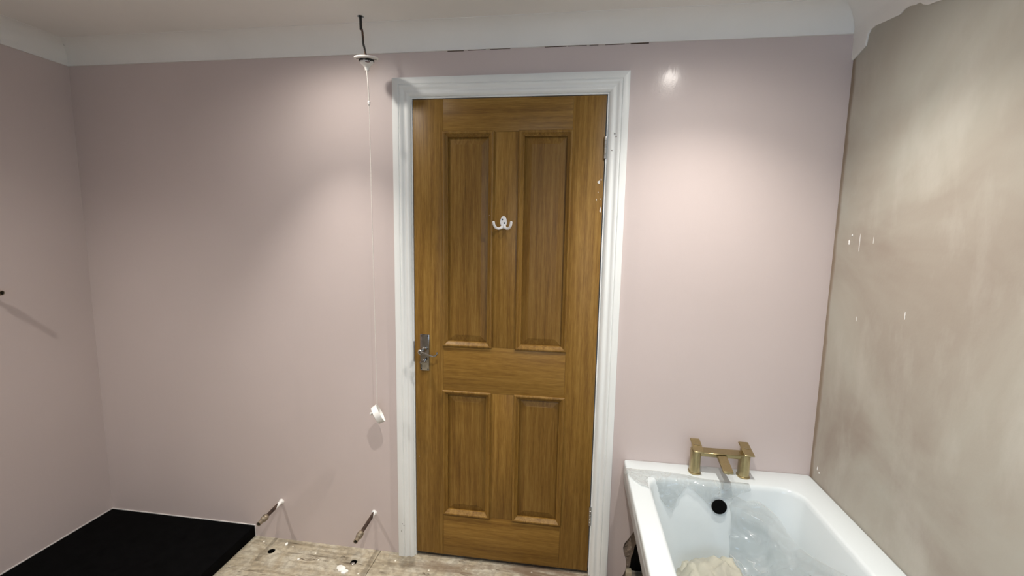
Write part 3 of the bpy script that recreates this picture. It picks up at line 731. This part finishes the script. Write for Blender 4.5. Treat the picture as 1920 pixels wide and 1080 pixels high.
for i in range(NC+1):
    x = .889+(1.345-.889)*i/NC
    w0 = -lerp_tab(topY, x)-.075; w1 = lerp_tab(lowW, x)
    for j in range(NR+1):
        w = w0+(w1-w0)*j/NR
        flat_ = Vector((x, -.075-w, RZ+.0025))
        hang = Vector((x, -.075-w, RZ+.0025)) if w < .044 else Vector((x, -.122-.012*min(1, (w-.044)/.012)-.118*(w-.044), RZ+.0025-(w-.044)))
        k = min(1, max(0, (x-.962)/.03)); k = k*k*(3-2*k)
        p = flat_.lerp(hang, k)
        q = Vector((x*30, w*40, 1.7))
        cr = abs(noise.noise(q))*.6+abs(noise.noise(q*2.3))*.35
        lift = .012*cr*(.2+.8*min(1, j/16))
        p += Vector((0, -lift*k, lift*(1-.5*k)))
        if x < OX0_: p.z -= (OX0_-x)*2.2
        v.append(p)
        e_ = max(0, 1-min(j, NR-j)/1.2)*.45
        lines = sstep(.95, .995, 1-abs(noise.noise(Vector((x*22, w*18, 4.0)))))*.40*sstep(-.1, .3, noise.noise(Vector((x*14, w*14, 7))))
        cw.append(min(.8, e_+lines*(.4+.6*k)+.22*(1-k)+.05))
for i in range(NC):
    for j in range(NR):
        a = i*(NR+1)+j; f.append((a, a+1, a+NR+2, a+NR+1))
fa = link('protective_film', mesh(v, f, True), FILM); crease(fa, cw)
tag(fa, 'torn clear protective film stuck over the bath rim by the tap', 'plastic film')

topB = [(1.278, -.150, .522), (1.32, -.155, .505), (1.37, -.160, .505), (1.425, -.190, .470), (1.442, -.25, .440), (1.455, -.33, .445), (1.474, -.44, .480), (1.490, -.55, .522), (1.502, -.66, .546), (1.502, -.80, .546)]
botB = [(1.272, -.185, .300), (1.275, -.235, .200), (1.270, -.30, .170), (1.29, -.36, .165), (1.31, -.43, .162), (1.32, -.50, .162), (1.33, -.58, .162), (1.34, -.66, .162), (1.34, -.74, .162), (1.34, -.85, .162)]
botB = [(x+.025*min(1, k/2), y, z) for k, (x, y, z) in enumerate(botB)]
tc_ = smooth_path(topB, 26); bc_ = smooth_path(botB, 26); NU = len(tc_); NV = 130
v = []; f = []; cw = []
dB = Vector((-.55, -.25, .75)).normalized()
def ridge(q): return 1-abs(noise.noise(q))
for i in range(NU):
    for j in range(NV+1):
        tj = j/NV
        p = tc_[i].lerp(bc_[i], tj)
        env = math.sin(math.pi*min(1, tj*1.02))**.5 if 0 < tj < .98 else 0.0
        env *= min(1, .15+i/12)
        q = Vector((p.x*7.5, p.y*7.5, p.z*7.5+3))
        wq = q+Vector((noise.noise(q*1.3), noise.noise(q*1.3+Vector((4, 4, 4))), 0))*.5
        r1 = ridge(wq); r2_ = ridge(wq*2.4+Vector((5, 1, 2))); r3 = ridge(wq*5.5+Vector((1, 8, 2)))
        pk = math.exp(-(((i/NU-.40)/.10)**2+((tj-.20)/.18)**2))*.045
        h = (r1**2)*.050+(r2_**2)*.018+(r3**2)*.0040-.012
        v.append(p+dB*(env*(h+pk)))
        e_ = max(0, 1-min(j, i)/1.6)*.55
        gate = sstep(-.05, .35, noise.noise(q*1.1+Vector((7, 3, 1))))
        cw.append(min(.85, e_*(.3+.7*gate)+gate*(sstep(.955, .995, r1)*.62+sstep(.96, .995, r2_)*.34)+.03+.06*gate))
for i in range(NU-1):
    for j in range(NV):
        a = i*(NV+1)+j; f.append((a, a+1, a+NV+2, a+NV+1))
fb = link('protective_film', mesh(v, f, True), FILM); crease(fb, cw)
tag(fb, 'crumpled sheet of clear film bunched inside the bath along the right', 'plastic film')

# ---- crumpled cream sheet in a clear bag on the bath floor
bm = bmesh.new(); bmesh.ops.create_icosphere(bm, subdivisions=6, radius=1)
ctr = Vector((1.172, -.465, .150))
for q in bm.verts:
    d = q.co.normalized(); e = 5.0
    s = (abs(d.x)**e+abs(d.y)**e+abs(d.z)**3.0)**(-1/e)
    p = Vector((d.x*s*.112, d.y*s*.245, max(0.0, d.z)*s*.210))
    w = Vector((p.x*11+p.y*5, p.y*9, p.z*9))
    cr = (1-abs(noise.noise(w)))*.66+(1-abs(noise.noise(w*2.0+Vector((3, 7, 1)))))*.34+(1-abs(noise.noise(w*5)))*.04
    p *= 1+.30*(cr-.68)+.040*(1-abs(noise.noise(w*1.3+Vector((8, 1, 4)))))**9-.05*(1-abs(noise.noise(w*1.7+Vector((2, 6, 4)))))**10
    p.z *= 1.0+.9*p.x
    q.co = p+ctr+Vector((0, 0, .004))
me = bpy.data.meshes.new('m'); bm.to_mesh(me); bm.free()
me.polygons.foreach_set('use_smooth', [True]*len(me.polygons))
bg_ = tag(empty('packing_bag', (ctr.x, ctr.y, .15)), 'bundled cream packing sheet lying on the bottom of the bath', 'packaging')
link('sheet', me, CREAM, bg_)

# ---- plaster flakes on the floorboards
def flake(x, y, rx, ry, rot, label, n=13, seed=1):
    random.seed(seed)
    pg = []
    for i in range(n):
        a = 2*math.pi*i/n; r = random.uniform(.65, 1.05)
        px_, py_ = rx*math.cos(a)*r, ry*math.sin(a)*r
        pg.append((x+px_*math.cos(rot)-py_*math.sin(rot), y+px_*math.sin(rot)+py_*math.cos(rot)))
    me = slab(pg, [], lambda a, b, k: (a, b, (.005+.003*noise.noise(Vector((a*60, b*60, 0)))) if k == 0 else .0003), 1)
    return tag(link('plaster_flake', me, FLAKE), label, 'debris', 'plaster flakes on the floor')
flake(-.300, -.136, .026, .020, -.5, 'largest white plaster flake on the plywood floor', seed=4)
flake(-.278, -.150, .017, .013, .3, 'small white plaster flake touching the largest flake', seed=5)
flake(-.632, -.034, .006, .010, .2, 'tiny white plaster crumb near the pipe beside the shower tray', seed=6)
flake(-.518, -.115, .005, .006, .2, 'tiny white plaster crumb between the two floor holes', seed=8)

# ---- recessed ceiling downlights (light the room; just above the view)
places = ['above the pull cord switch', 'above the tap end of the bath', 'over the shower tray side, behind the viewer', 'in the middle of the ceiling, behind the viewer']
LENS = emis('downlight_lens', (1.0, 0.95, 0.88), 9.0)
for (x, y, beam, spill), pl_ in zip(DOWN, places):
    t = tag(empty('downlight', (x, y, ZC)), 'round white recessed downlight '+pl_, 'ceiling light', 'recessed downlights')
    link('bezel', xform(lathe([(.030, -.0010), (.032, -.0035), (.040, -.0040), (.043, -.0008)], 36), Matrix.Translation((x, y, ZC))), WHITE, t)
    link('lens', xform(lathe([(.030, -.0046), (.029, -.0056)], 30), Matrix.Translation((x, y, ZC))), LENS, t)
    for w, cone in (beam, spill):
        ld = bpy.data.lights.new('downlight_beam', 'SPOT'); ld.energy = w; ld.color = DOWN_COL; ld.shadow_soft_size = 0.016
        ld.spot_size = math.radians(cone); ld.spot_blend = 1.0
        lo = bpy.data.objects.new('downlight_beam', ld); COL.objects.link(lo); lo.parent = t; lo.location = (0, 0, -.0225)
